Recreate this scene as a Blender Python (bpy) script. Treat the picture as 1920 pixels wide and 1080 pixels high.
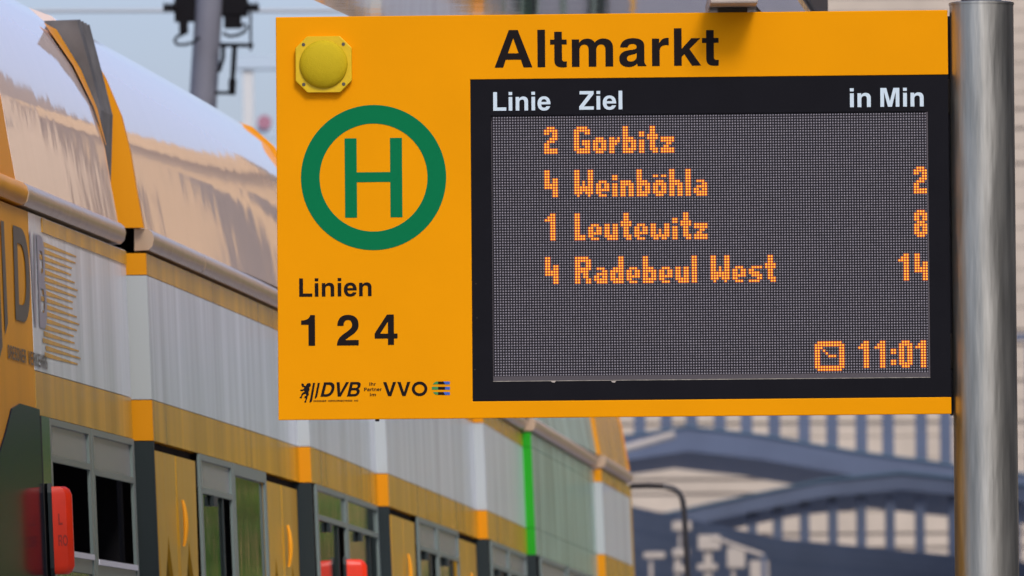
import bpy, bmesh, math, random
from mathutils import Vector, Matrix
from mathutils.geometry import tessellate_polygon
R = math.radians
random.seed(7)
for o in list(bpy.data.objects): bpy.data.objects.remove(o)
scn = bpy.context.scene
COL = scn.collection

# ------------------------------------------------------------------ camera
FPX = 20000.0                       # focal length in photo pixels (375 mm on 36 mm)
EYE = Vector((0.0, 0.0, 1.8))       # standing on the 0.2 m platform
PITCH = math.atan((1450 - 540) / FPX); ROLL = R(0.45)
_F = Vector((0, math.cos(PITCH), math.sin(PITCH)))
_R0 = Vector((1, 0, 0)); _U0 = Vector((0, -math.sin(PITCH), math.cos(PITCH)))
_U = _U0 * math.cos(ROLL) + _R0 * math.sin(ROLL)
_R = _R0 * math.cos(ROLL) - _U0 * math.sin(ROLL)
cam = bpy.data.cameras.new('camera'); camo = bpy.data.objects.new('camera', cam); COL.objects.link(camo)
cam.sensor_width = 36.0; cam.lens = FPX / 1920 * 36.0
cam.clip_start = 0.5; cam.clip_end = 3000
camo.matrix_world = Matrix(((_R.x, _U.x, -_F.x, EYE.x), (_R.y, _U.y, -_F.y, EYE.y), (_R.z, _U.z, -_F.z, EYE.z), (0, 0, 0, 1)))
cam.dof.use_dof = True; cam.dof.focus_distance = 23.42; cam.dof.aperture_fstop = 18.0
scn.camera = camo

# ------------------------------------------------------------------ light
SUN_EL, SUN_AZ = 48.0, 160.0        # degrees; azimuth from +Y clockwise: behind the camera, to its right
world = bpy.data.worlds.new('World'); scn.world = world; world.use_nodes = True
wn = world.node_tree.nodes; wl = world.node_tree.links
sky = wn.new('ShaderNodeTexSky'); sky.sky_type = 'NISHITA'; sky.sun_disc = False
sky.sun_elevation = R(SUN_EL); sky.sun_rotation = R(SUN_AZ)
sky.air_density = 1.0; sky.dust_density = 3.0; sky.ozone_density = 3.0
tint = wn.new('ShaderNodeMix'); tint.data_type = 'RGBA'; tint.blend_type = 'MULTIPLY'; tint.inputs[0].default_value = 1.0; tint.inputs[7].default_value = (1.0, 0.945, 1.11, 1)   # even white balance of the whole sky
wl.new(sky.outputs[0], tint.inputs[6]); wl.new(tint.outputs[2], wn['Background'].inputs[0]); wn['Background'].inputs[1].default_value = 0.125
sl = bpy.data.lights.new('sun', 'SUN'); sl.energy = 1.35; sl.angle = R(16); sl.color = (1, 0.93, 0.83)
so = bpy.data.objects.new('sun', sl); COL.objects.link(so)
sd = Vector((math.sin(R(SUN_AZ)) * math.cos(R(SUN_EL)), math.cos(R(SUN_AZ)) * math.cos(R(SUN_EL)), math.sin(R(SUN_EL))))
so.rotation_euler = sd.to_track_quat('Z', 'Y').to_euler(); so.location = (0, -10, 30)
scn.view_settings.view_transform = 'Standard'; scn.view_settings.look = 'None'
scn.view_settings.exposure = 0.56; scn.view_settings.gamma = 1.0

# ------------------------------------------------------------------ pixel helpers
def pdir(x, y): return _F + _R * ((x - 960) / FPX) + _U * ((540 - y) / FPX)
def P(x, y, d):                      # point at depth d seen at photo pixel x, y
    return EYE + pdir(x, y) * d
def PZ(x, y, zr):                    # point at height EYE.z + zr
    v = pdir(x, y); return EYE + v * (zr / v.z)
def proj_x(p):
    v = p - EYE; return 960 + FPX * v.dot(_R) / v.dot(_F)

# ------------------------------------------------------------------ materials
MATS = {}
def mat(name, col, rough=0.5, metal=0.0, spec=0.5, var=0.0, vscale=6.0, vstretch=(1, 1, 1), bump=0.0, bscale=40.0,
        bstretch=(1, 1, 1), emit=None, estr=1.0, coat=0.0, rvar=0.0):
    if name in MATS: return MATS[name]
    m = bpy.data.materials.new(name); m.use_nodes = True; MATS[name] = m
    nt = m.node_tree; N = nt.nodes; L = nt.links; b = N['Principled BSDF']
    b.inputs['Base Color'].default_value = (*col, 1); b.inputs['Roughness'].default_value = rough
    b.inputs['Metallic'].default_value = metal; b.inputs['Specular IOR Level'].default_value = spec
    b.inputs['Coat Weight'].default_value = coat; b.inputs['Coat Roughness'].default_value = 0.08
    def noise(scale, stretch, detail=5):
        g = N.new('ShaderNodeNewGeometry'); mp = N.new('ShaderNodeMapping'); mp.inputs['Scale'].default_value = stretch
        n = N.new('ShaderNodeTexNoise'); n.inputs['Scale'].default_value = scale; n.inputs['Detail'].default_value = detail
        L.new(g.outputs['Position'], mp.inputs['Vector']); L.new(mp.outputs[0], n.inputs['Vector']); return n
    if var > 0:
        n = noise(vscale, vstretch); r = N.new('ShaderNodeValToRGB')
        r.color_ramp.elements[0].position = 0.28; r.color_ramp.elements[1].position = 0.72
        r.color_ramp.elements[0].color = (*[c * (1 - var) for c in col], 1)
        r.color_ramp.elements[1].color = (*[min(1, c * (1 + var)) for c in col], 1)
        L.new(n.outputs['Fac'], r.inputs[0]); L.new(r.outputs[0], b.inputs['Base Color'])
        if rvar > 0:
            mr = N.new('ShaderNodeMapRange'); mr.inputs['To Min'].default_value = max(0.02, rough - rvar); mr.inputs['To Max'].default_value = rough + rvar
            L.new(n.outputs['Fac'], mr.inputs['Value']); L.new(mr.outputs[0], b.inputs['Roughness'])
    if bump > 0:
        n = noise(bscale, bstretch, 3); bp = N.new('ShaderNodeBump'); bp.inputs['Strength'].default_value = bump
        bp.inputs['Distance'].default_value = 0.01
        L.new(n.outputs['Fac'], bp.inputs['Height']); L.new(bp.outputs[0], b.inputs['Normal'])
    if emit:
        b.inputs['Emission Color'].default_value = (*emit, 1); b.inputs['Emission Strength'].default_value = estr
    return m
M_cabglass = mat('cab_glass', (0.014, 0.016, 0.026), 0.12, spec=0.012)
STREAK = dict(bump=0.9, bscale=3.0, bstretch=(1.8, 1.8, 0.10))
M_orange = mat('sign_orange', (0.745, 0.292, 0.0), 0.6, spec=0.05, var=0.03, vscale=5)
M_edge = mat('sign_edge', (0.8, 0.42, 0.05), 0.4)
M_print = mat('print_black', (0.010, 0.007, 0.006), 0.6, spec=0.08)
M_green = mat('print_green', (0.0, 0.155, 0.05), 0.6, spec=0.08)
M_white = mat('print_white', (0.54, 0.66, 0.67), 0.5)
M_pgreen = mat('logo_green', (0.03, 0.22, 0.04), 0.5); M_pblue = mat('logo_blue', (0.02, 0.1, 0.4), 0.5)
M_bezel = mat('bezel_black', (0.0065, 0.0065, 0.0080), 0.5, spec=0.08, var=0.1, vscale=12)
M_board = mat('led_board', (0.010, 0.009, 0.011), 0.6, spec=0.2)
M_ledge = mat('led_ledge', (0.06, 0.052, 0.052), 0.55)
M_ledge_edge = mat('led_ledge_edge', (0.28, 0.26, 0.2), 0.5, var=0.4, vscale=60)
M_led_off = mat('led_off', (0.20, 0.19, 0.2), 0.35, var=0.25, vscale=300)
M_led_on = mat('led_on', (0.3, 0.1, 0.02), 0.4, emit=(1.0, 0.35, 0.008), estr=1.15)
M_led_glow = mat('led_glow', (0.05, 0.006, 0.002), 0.5, emit=(0.8, 0.05, 0.0), estr=0.22)
M_speaker = mat('speaker_yellow', (0.63, 0.42, 0.004), 0.5, spec=0.3, var=0.05, vscale=60)
M_dome = mat('speaker_mesh', (0.50, 0.37, 0.004), 0.65, spec=0.2, bump=0.35, bscale=700)
M_dark = mat('dark_metal', (0.025, 0.024, 0.024), 0.5)
M_steel = mat('brushed_steel', (0.47, 0.465, 0.375), 0.4, metal=1.0, var=0.26, vscale=7, vstretch=(7, 7, 0.6), bump=0.16, bscale=55, bstretch=(1, 1, 0.12), rvar=0.08)
M_steeldark = mat('steel_dark', (0.10, 0.085, 0.06), 0.5, metal=0.6)
M_tw = mat('tram_white', (0.70, 0.76, 0.78), 0.2, spec=0.3, var=0.16, vscale=2, vstretch=(3.2, 3.2, 0.35), **STREAK)  # vertical streaks in the colour stand in for smeared reflections
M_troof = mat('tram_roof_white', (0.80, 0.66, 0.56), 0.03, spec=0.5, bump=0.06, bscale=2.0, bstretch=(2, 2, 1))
M_ty = mat('tram_yellow', (0.62, 0.31, 0.01), 0.22, spec=0.25, var=0.3, vscale=2, vstretch=(3.2, 3.2, 0.35), **STREAK)  # streaked colour imitates reflections smeared down the panel
M_tyd = mat('tram_door_yellow', (0.60, 0.33, 0.02), 0.3, spec=0.3, **STREAK)
M_tcab = mat('tram_cab_yellow', (0.72, 0.31, 0.005), 0.4, spec=0.12, var=0.1, vscale=1.5, vstretch=(3, 3, .5))
M_tymatt = mat('tram_orange', (0.70, 0.275, 0.0), 0.5, spec=0.2)
M_twmatt = mat('tram_pillar_white', (0.43, 0.48, 0.47), 0.5, spec=0.2)
M_tdark = mat('tram_pillar_dark', (0.02, 0.03, 0.03), 0.45, spec=0.2)
M_tgreenbar = mat('tram_green_bar', (0.015, 0.34, 0.01), 0.5, spec=0.2)
M_tgreen = mat('tram_green_panel', (0.30, 0.46, 0.36), 0.25, spec=0.35, var=0.4, vscale=2.2, vstretch=(3, 3, 0.5), **STREAK)
M_tframe = mat('tram_window_frame', (0.16, 0.21, 0.19), 0.35, spec=0.4)
M_glass = mat('tram_glass', (0.012, 0.020, 0.014), 0.05, spec=0.5, **dict(bump=0.10, bscale=3.0, bstretch=(4, 4, 0.35)))
M_hopper = mat('tram_hopper', (0.26, 0.27, 0.27), 0.25, spec=0.4)
M_inside = mat('tram_interior', (0.01, 0.01, 0.012), 0.8, spec=0.1)
M_insgrey = mat('tram_interior_grey', (0.07, 0.075, 0.07), 0.6)
M_sill = mat('tram_sill', (0.75, 0.77, 0.80), 0.4)
M_gutter = mat('gutter_metal', (0.52, 0.38, 0.24), 0.28, metal=0.4, **STREAK)
M_bellow = mat('bellows_rubber', (0.115, 0.112, 0.105), 0.75, var=0.3, vscale=10, spec=0.2)
M_letter = mat('tram_lettering', (0.03, 0.033, 0.036), 0.35)
M_letter2 = mat('tram_lettering_pale', (0.30, 0.30, 0.36), 0.35)
M_red = mat('red_plastic', (0.78, 0.035, 0.004), 0.4, spec=0.4, var=0.06, vscale=25)
M_redd = mat('red_plastic_mark', (0.38, 0.02, 0.006), 0.5)
M_handle = mat('handle_yellow', (0.85, 0.36, 0.01), 0.35)
M_mirror = mat('polished_panel', (0.80, 0.80, 0.80), 0.045, metal=1.0, bump=0.03, bscale=5)
M_joint = mat('joint_black', (0.012, 0.012, 0.012), 0.5)
M_arm = mat('arm_sheet', (0.42, 0.36, 0.28), 0.45, var=0.25, vscale=8, vstretch=(1, 6, 1))
M_mast = mat('mast_grey', (0.155, 0.16, 0.175), 0.55, var=0.08, vscale=4)
M_black = mat('insulator_black', (0.006, 0.0055, 0.006), 0.6, spec=0.1)
M_wire = mat('wire_grey', (0.36, 0.40, 0.40), 0.5)
M_stone = mat('cladding_beige', (0.47, 0.41, 0.31), 0.75, var=0.12, vscale=1.2, spec=0.2)
M_stonedark = mat('cladding_joint', (0.30, 0.265, 0.23), 0.8)
M_blue = mat('blue_steel', (0.085, 0.112, 0.16), 0.5, var=0.12, vscale=1.5)
M_blue2 = mat('blue_steel_deep', (0.075, 0.102, 0.15), 0.55, var=0.1, vscale=1.5)
M_teal = mat('blue_steel_flashing', (0.07, 0.14, 0.19), 0.45)
M_pale = mat('pale_concrete', (0.40, 0.36, 0.29), 0.7, var=0.08, vscale=4)
M_far = mat('far_haze_pale', (0.42, 0.52, 0.56), 0.7)  # distance haze put into the pale colour
M_farpost = mat('far_haze_post', (0.55, 0.57, 0.52), 0.7)  # post colour paled for distance haze
M_windark = mat('window_dark', (0.09, 0.075, 0.06), 0.5, spec=0.1)
M_soffit = mat('blue_soffit', (0.13, 0.21, 0.34), 0.6)
M_winbl = mat('window_blue', (0.10, 0.13, 0.17), 0.12, spec=0.6)
M_asph = mat('plaza_paving', (0.20, 0.19, 0.18), 0.85, var=0.25, vscale=20, bump=0.4, bscale=120)
M_pave = mat('paving', (0.30, 0.29, 0.27), 0.8, var=0.12, vscale=6, bump=0.2, bscale=80)
M_rail = mat('rail_steel', (0.22, 0.2, 0.18), 0.35, metal=0.9)
M_bark = mat('bark', (0.09, 0.065, 0.045), 0.9, var=0.3, vscale=10, bump=0.5, bscale=20)
M_leaf = mat('leaf', (0.06, 0.20, 0.012), 0.6, var=0.45, vscale=1.3)
M_leaf2 = mat('leaf_light', (0.12, 0.26, 0.015), 0.6, var=0.45, vscale=1.6)

# ------------------------------------------------------------------ mesh helpers
class MB:
    def __init__(s): s.v = []; s.f = []; s.mi = []
    def add(s, vs, fs, mi=0):
        k = len(s.v); s.v += [tuple(v) for v in vs]; s.f += [tuple(i + k for i in f) for f in fs]; s.mi += [mi] * len(fs); return s
    def box(s, x0, x1, y0, y1, z0, z1, mi=0):
        vs = [(x, y, z) for z in (z0, z1) for y in (y0, y1) for x in (x0, x1)]
        return s.add(vs, [(0, 2, 3, 1), (4, 5, 7, 6), (0, 1, 5, 4), (2, 6, 7, 3), (0, 4, 6, 2), (1, 3, 7, 5)], mi)
    def prism(s, pts, a, b, mi=0):    # closed polygon of points; offset vectors a, b give the two caps
        n = len(pts); pa = [Vector(p) + Vector(a) for p in pts]; pb = [Vector(p) + Vector(b) for p in pts]
        fs = [(i, (i + 1) % n, n + (i + 1) % n, n + i) for i in range(n)]
        t = tessellate_polygon([[Vector(p) for p in pts]])
        return s.add(pa + pb, fs + [tuple(x) for x in t] + [tuple(n + i for i in reversed(x)) for x in t], mi)
    def tube(s, pts, r, n=10, mi=0, cap=True):
        pts = [Vector(p) for p in pts]; rs = r if isinstance(r, (list, tuple)) else [r] * len(pts)
        rings = []; ref = None
        for i, p in enumerate(pts):
            t = (pts[min(i + 1, len(pts) - 1)] - pts[max(i - 1, 0)]).normalized()
            if ref is None: ref = Vector((0, 0, 1)) if abs(t.z) < 0.9 else Vector((1, 0, 0))
            u = (ref - t * ref.dot(t)).normalized(); w = t.cross(u); ref = u
            rings.append([p + (u * math.cos(2 * math.pi * k / n) + w * math.sin(2 * math.pi * k / n)) * rs[i] for k in range(n)])
        vs = [v for ring in rings for v in ring]; fs = []
        for i in range(len(pts) - 1):
            for k in range(n): fs.append((i * n + k, i * n + (k + 1) % n, (i + 1) * n + (k + 1) % n, (i + 1) * n + k))
        if cap: fs += [tuple(reversed(range(n))), tuple(range((len(pts) - 1) * n, len(pts) * n))]
        return s.add(vs, fs, mi)
    def loft(s, rings, mi=0, closed=True, caps=True):
        n = len(rings[0]); vs = [v for r in rings for v in r]; fs = []
        for i in range(len(rings) - 1):
            for k in range(n if closed else n - 1): fs.append((i * n + k, i * n + (k + 1) % n, (i + 1) * n + (k + 1) % n, (i + 1) * n + k))
        if caps and closed:
            for base in (0, (len(rings) - 1) * n):
                t = tessellate_polygon([[Vector(v) for v in vs[base:base + n]]])
                fs += [tuple(base + i for i in x) for x in t]
        return s.add(vs, fs, mi)
    def build(s, name, mats, parent=None, smooth=False, bevel=0.0, fix=True):
        me = bpy.data.meshes.new(name); me.from_pydata(s.v, [], s.f)
        for m in (mats if isinstance(mats, (list, tuple)) else [mats]): me.materials.append(m)
        if isinstance(mats, (list, tuple)):
            for p, i in zip(me.polygons, s.mi): p.material_index = i
        if fix:
            bm = bmesh.new(); bm.from_mesh(me); bmesh.ops.recalc_face_normals(bm, faces=bm.faces); bm.to_mesh(me); bm.free()
        o = bpy.data.objects.new(name, me); COL.objects.link(o)
        if smooth:
            for p in me.polygons: p.use_smooth = True
            if smooth == 'auto': me.set_sharp_from_angle(angle=R(35))
        if bevel > 0:
            b = o.modifiers.new('bevel', 'BEVEL'); b.width = bevel; b.segments = 2; b.limit_method = 'ANGLE'
        if parent is not None:
            o.parent = parent
        return o
def tag(o, label=None, cat=None, group=None, kind=None):
    if label: o['label'] = label
    if cat: o['category'] = cat
    if group: o['group'] = group
    if kind: o['kind'] = kind
    return o
def empty(name, loc=(0, 0, 0)):
    o = bpy.data.objects.new(name, None); COL.objects.link(o); o.location = loc; o.empty_display_size = 0.2; return o

# ------------------------------------------------------------------ lettering (own outlines)
def bz(p0, p1, p2, p3, n=8):
    out = []
    for i in range(1, n + 1):
        t = i / n; q = 1 - t
        out.append(tuple(q ** 3 * a + 3 * q * q * t * b + 3 * q * t * t * c + t ** 3 * d for a, b, c, d in zip(p0, p1, p2, p3)))
    return out
def K(*items):                        # contour: (x,y) points and 6-tuples for cubic curves
    pts = []
    for it in items:
        if len(it) == 2: pts.append(it)
        else: pts += bz(pts[-1], it[0:2], it[2:4], it[4:6])
    if pts[0] == pts[-1]: pts.pop()
    return pts
def ell(cx, cy, rx, ry, n=40): return [(cx + rx * math.cos(2 * math.pi * i / n), cy + ry * math.sin(2 * math.pi * i / n)) for i in range(n)]
def rc(x0, y0, x1, y1): return [(x0, y0), (x1, y0), (x1, y1), (x0, y1)]
G = {  # glyph: (advance, [ [outer, hole, ...], ... ])
 'A': (722, [[[(14, 0), (280, 718), (444, 718), (708, 0), (546, 0), (497, 150), (221, 150), (172, 0)], [(262, 272), (360, 565), (457, 272)]]]),
 'l': (278, [[rc(69, 0, 209, 718)]]),
 'i': (278, [[rc(69, 0, 209, 525)], [rc(69, 600, 209, 718)]]),
 'I': (278, [[rc(64, 0, 214, 718)]]),
 'L': (611, [[[(76, 0), (76, 718), (226, 718), (226, 125), (583, 125), (583, 0)]]]),
 'Z': (611, [[[(25, 0), (25, 121), (386, 593), (43, 593), (43, 718), (572, 718), (572, 602), (206, 125), (577, 125), (577, 0)]]]),
 'M': (833, [[[(66, 0), (66, 718), (286, 718), (417, 215), (547, 718), (766, 718), (766, 0), (630, 0), (630, 565), (489, 0), (343, 0), (202, 565), (202, 0)]]]),
 'V': (667, [[[(252, 0), (15, 718), (173, 718), (333, 190), (495, 718), (651, 718), (412, 0)]]]),
 'D': (722, [[K((76, 0), (76, 718), (370, 718), (570, 718, 690, 580, 690, 359), (690, 138, 570, 0, 370, 0)), K((226, 125), (226, 593), (340, 593), (470, 593, 535, 500, 535, 359), (535, 218, 470, 125, 340, 125))]]),
 'B': (722, [[K((76, 0), (76, 718), (420, 718), (560, 718, 640, 645, 640, 535), (640, 455, 600, 400, 550, 377), (620, 355, 670, 295, 670, 210), (670, 80, 570, 0, 430, 0)),
       K((226, 425), (226, 597), (395, 597), (455, 597, 490, 565, 490, 511), (490, 455, 455, 425, 395, 425)), K((226, 121), (226, 306), (405, 306), (475, 306, 518, 270, 518, 214), (518, 155, 475, 121, 405, 121))]]),
 'O': (800, [[ell(400, 359, 380, 370), ell(400, 359, 235, 225)]]),
 'P': (667, [[K((73, 0), (73, 718), (390, 718), (540, 718, 627, 630, 627, 490), (627, 350, 540, 261, 390, 261), (223, 261), (223, 0)), K((223, 386), (223, 593), (370, 593), (440, 593, 477, 555, 477, 490), (477, 425, 440, 386, 370, 386))]]),
 't': (333, [[K((12, 432), (12, 525), (88, 525), (88, 676), (228, 676), (228, 525), (316, 525), (316, 432), (228, 432), (228, 170), (228, 120, 240, 105, 285, 105), (316, 107), (316, 0), (300, -6, 270, -8, 240, -8), (140, -8, 88, 30, 88, 130), (88, 432))]]),
 'm': (889, [[K((64, 0), (64, 525), (199, 525), (199, 460), (230, 510, 280, 538, 345, 538), (410, 538, 460, 512, 485, 462), (520, 512, 572, 538, 640, 538), (760, 538, 820, 470, 820, 350), (820, 0), (680, 0), (680, 320), (680, 390, 655, 425, 600, 425), (545, 425, 512, 385, 512, 310), (512, 0), (372, 0), (372, 320), (372, 390, 347, 425, 292, 425), (240, 425, 204, 385, 204, 310), (204, 0))]]),
 'n': (611, [[K((64, 0), (64, 525), (199, 525), (199, 455), (235, 510, 290, 538, 360, 538), (480, 538, 546, 465, 546, 340), (546, 0), (406, 0), (406, 310), (406, 385, 378, 422, 315, 422), (250, 422, 204, 378, 204, 300), (204, 0))]]),
 'h': (611, [[K((64, 0), (64, 718), (204, 718), (204, 465), (240, 512, 290, 538, 360, 538), (480, 538, 546, 465, 546, 340), (546, 0), (406, 0), (406, 310), (406, 385, 378, 422, 315, 422), (250, 422, 204, 378, 204, 300), (204, 0))]]),
 'r': (389, [[K((64, 0), (64, 525), (197, 525), (197, 435), (225, 505, 275, 538, 345, 538), (358, 538, 366, 537, 373, 535), (373, 393), (355, 397, 340, 399, 322, 399), (245, 399, 204, 355, 204, 275), (204, 0))]]),
 'k': (556, [[[(67, 0), (67, 718), (207, 718), (207, 325), (385, 525), (550, 525), (350, 318), (562, 0), (394, 0), (255, 222), (207, 172), (207, 0)]]]),
 'e': (556, [[K((528, 228), (168, 228), (172, 145, 212, 98, 280, 98), (325, 98, 360, 120, 375, 155), (520, 155), (490, 45, 400, -14, 278, -14), (120, -14, 28, 92, 28, 260), (28, 430, 125, 538, 280, 538), (440, 538, 530, 425, 530, 255)), K((172, 320), (383, 320), (378, 390, 340, 428, 280, 428), (218, 428, 180, 390, 172, 320))]]),
 'a': (556, [[K((48, 362), (58, 475, 140, 538, 282, 538), (425, 538, 492, 480, 492, 385), (492, 110), (492, 65, 500, 35, 527, 18), (527, 0), (372, 0), (366, 15, 362, 32, 360, 52), (320, 8, 268, -14, 205, -14), (100, -14, 30, 45, 30, 145), (30, 235, 85, 290, 195, 306), (290, 320), (335, 327, 352, 342, 352, 372), (352, 410, 325, 428, 275, 428), (222, 428, 195, 405, 188, 362)),
       K((352, 255), (335, 240, 310, 233, 275, 226), (205, 214, 172, 192, 172, 150), (172, 113, 197, 92, 240, 92), (305, 92, 352, 135, 352, 195))]]),
 '1': (556, [[K((388, 0), (388, 710), (279, 710), (262, 630, 195, 588, 72, 586), (72, 486), (238, 486), (238, 0))]]),
 '2': (556, [[K((30, 0), (32, 130, 85, 205, 215, 295), (335, 378, 365, 415, 365, 482), (365, 550, 330, 590, 274, 590), (210, 590, 180, 545, 178, 455), (42, 455), (42, 620, 125, 710, 278, 710), (420, 710, 510, 622, 510, 480), (510, 370, 455, 300, 320, 210), (262, 171, 232, 148, 218, 125), (508, 125), (508, 0))]]),
 '4': (556, [[[(318, 0), (318, 150), (22, 150), (22, 272), (298, 710), (452, 710), (452, 264), (532, 264), (532, 150), (452, 150), (452, 0)], [(318, 264), (318, 545), (145, 264)]]]),
 'E': (667, [[[(76, 0), (76, 718), (610, 718), (610, 593), (226, 593), (226, 430), (575, 430), (575, 305), (226, 305), (226, 125), (620, 125), (620, 0)]]]),
 'H': (722, [[[(71, 0), (71, 718), (221, 718), (221, 440), (501, 440), (501, 718), (651, 718), (651, 0), (501, 0), (501, 305), (221, 305), (221, 0)]]]),
 'N': (722, [[[(69, 0), (69, 718), (225, 718), (510, 235), (510, 718), (654, 718), (654, 0), (498, 0), (213, 483), (213, 0)]]]),
 'K': (722, [[[(76, 0), (76, 718), (226, 718), (226, 420), (500, 718), (690, 718), (405, 420), (710, 0), (520, 0), (300, 320), (226, 240), (226, 0)]]]),
 'T': (611, [[[(230, 0), (230, 593), (20, 593), (20, 718), (592, 718), (592, 593), (382, 593), (382, 0)]]]),
 'R': (722, [[K((76, 0), (76, 718), (440, 718), (580, 718, 655, 640, 655, 520), (655, 430, 610, 370, 540, 340), (620, 310, 640, 250, 650, 0), (495, 0), (485, 200, 480, 275, 390, 275), (226, 275), (226, 0)), K((226, 400), (226, 593), (400, 593), (470, 593, 505, 560, 505, 497), (505, 435, 470, 400, 400, 400))]]),
 'S': (667, [[K((40, 225), (185, 225), (190, 140, 240, 108, 335, 108), (430, 108, 475, 140, 475, 195), (475, 250, 440, 265, 300, 297), (130, 335, 60, 390, 60, 515), (60, 650, 160, 732, 325, 732), (500, 732, 600, 645, 605, 505), (460, 505), (455, 580, 410, 612, 325, 612), (250, 612, 205, 585, 205, 535), (205, 480, 245, 470, 400, 435), (560, 398, 625, 330, 625, 210), (625, 70, 520, -15, 335, -15), (150, -15, 45, 70, 40, 225))]]),
 'G': (778, [[K((710, 380), (710, 0), (612, 0), (597, 85), (550, 20, 480, -15, 400, -15), (190, -15, 44, 140, 44, 355), (44, 580, 190, 735, 405, 735), (580, 735, 695, 640, 712, 485), (566, 485), (548, 560, 490, 607, 405, 607), (275, 607, 197, 515, 197, 355), (197, 205, 280, 110, 415, 110), (500, 110, 560, 160, 572, 262), (420, 262), (420, 380))]]),
 ' ': (278, []),
}
def text_contours(s, track=0.0, slant=0.0):
    x = 0.0; out = []
    for ch in s:
        adv, polys = G[ch]
        for poly in polys: out.append([[(px + x + slant * py, py) for px, py in c] for c in poly])
        x += adv + track
    return out
def fit_text(s, x0, x1, base, top, ref=718.0, slant=0.0, stretch=True, track=0.0):
    cs = text_contours(s, track, slant); xs = [p[0] for poly in cs for p in poly[0]]
    sy = (top - base) / ref; sx = (x1 - x0) / (max(xs) - min(xs)); mx = min(xs)
    return [[[(x0 + (px - mx) * sx, base + py * sy) for px, py in c] for c in poly] for poly in cs]
def flat(polys, f, name, m, parent):  # polygons with holes -> one flat sheet placed by f(u, v)
    mb = MB()
    for poly in polys:
        pts = [p for c in poly for p in c]
        t = tessellate_polygon([[Vector((p[0], p[1], 0)) for p in c] for c in poly])
        mb.add([f(*p) for p in pts], [tuple(x) for x in t])
    return mb.build(name, m, parent, fix=False)

# ================================================================== GROUND (below the frame)
Z_RAIL = 0.0; Z_PLAT = 0.2
tag(MB().box(-900, 900, -300, 1500, -0.5, -0.002).build('ground', M_asph), kind='structure')
# ------------------------------------------------------------------ tram side line in plan
ZO = 0.995                             # height above the eye of the orange line on the tram side
_a = PZ(262, 754, ZO); _b = PZ(564, 839, ZO); _c = PZ(899, 960, ZO); _e = PZ(1131, 1047, ZO)
_sf = (_e.x - _b.x) / (_e.y - _b.y); _sn = (_b.x - _a.x) / (_b.y - _a.y)
def base_x(y):
    w = 2.0                            # rounded knee between the near and the far straight
    t = (y - _b.y) / w
    k = (_sn + _sf) / 2; h = (_sf - _sn) / 2
    return _b.x + k * (y - _b.y) + h * w * (math.sqrt(1 + t * t) - 1)
def nz(z):                             # the side leans in towards the roof
    return (ZO - max(z, -0.2)) * 0.035
STEP = 0.035; YS = []                   # every car body section starts 35 mm further out: a narrow face turned to the camera
def side_x(y):
    x = base_x(y)
    for k, ya in enumerate(YS):
        yb_ = YS[k + 1] if k + 1 < len(YS) else ya + 6
        if ya <= y < yb_: return x + STEP * (1 - (y - ya) / (yb_ - ya))
    return x
def T(y, z, out=0.0): return Vector((side_x(y) + nz(z) + out, y, EYE.z + z))
def yx(x, z=0.88, out=0.0):            # distance along the tram where its side at height z shows at pixel column x
    lo, hi = 15.0, 70.0
    for _ in range(50):
        mid = (lo + hi) / 2
        if proj_x(T(mid, z, out)) < x: lo = mid
        else: hi = mid
    return lo
YS = [yx(x) for x in (264, 563, 710, 898, 989, 1122)]
Y_NOSE, Y_END = 22.6, yx(1188)
# platform to the right of the track, kerb along it
pf = MB()
ys = [-20, 0, 10, 20, 26, 30, 34, 40, 60, 75]
pf.loft([[(side_x(y) + 0.12, y, Z_PLAT - 0.25), (side_x(y) + 0.12, y, Z_PLAT), (side_x(y) + 4.0, y, Z_PLAT), (side_x(y) + 4.0, y, Z_PLAT - 0.25)] for y in ys])
plat = tag(pf.build('platform', M_pave), kind='structure')
for off in (-0.42, -1.87):
    rb = MB(); rb.loft([[(side_x(y) + off + a, y, z) for a, z in ((-.03, -.02), (-.03, .012), (.03, .012), (.03, -.02))] for y in ys])
    tag(rb.build('track_rail', M_rail), kind='structure')

# ================================================================== INFORMATION SIGN
SD = 23.42
bl = P(522, 788, SD + 0.03); br = P(1784, 776, SD - 0.03)
ux = Vector((br.x - bl.x, br.y - bl.y, 0)).normalized()
SW = (br - bl).length; SH = SW * 758 / 1262
sign = empty('passenger_information_sign'); 
un = Vector((ux.y, -ux.x, 0))          # towards the viewer
sign.matrix_world = Matrix(((ux.x, -un.x, 0, bl.x), (ux.y, -un.y, 0, bl.y), (0, 0, 1, (bl.z + br.z) / 2), (0, 0, 0, 1)))
tag(sign, 'orange tram stop departure display board with green H and LED screen beside steel pole', 'sign')
def S(x, y):                           # photo pixel on the sign face -> metres along / up the sign
    u = (x - 519) / 1262; v = 0.5
    for _ in range(6):
        v = (y - 31 + 14 * u) / (757 + 2 * u); u = (x - 516 - 6 * v) / 1262
    return u * SW, (1 - v) * SH
PXM = SW / 1262
def sf(dy): return lambda u, v: (u, -dy, v)
bx0, bzt = S(883, 149); _, bzb = S(888, 752)
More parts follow.
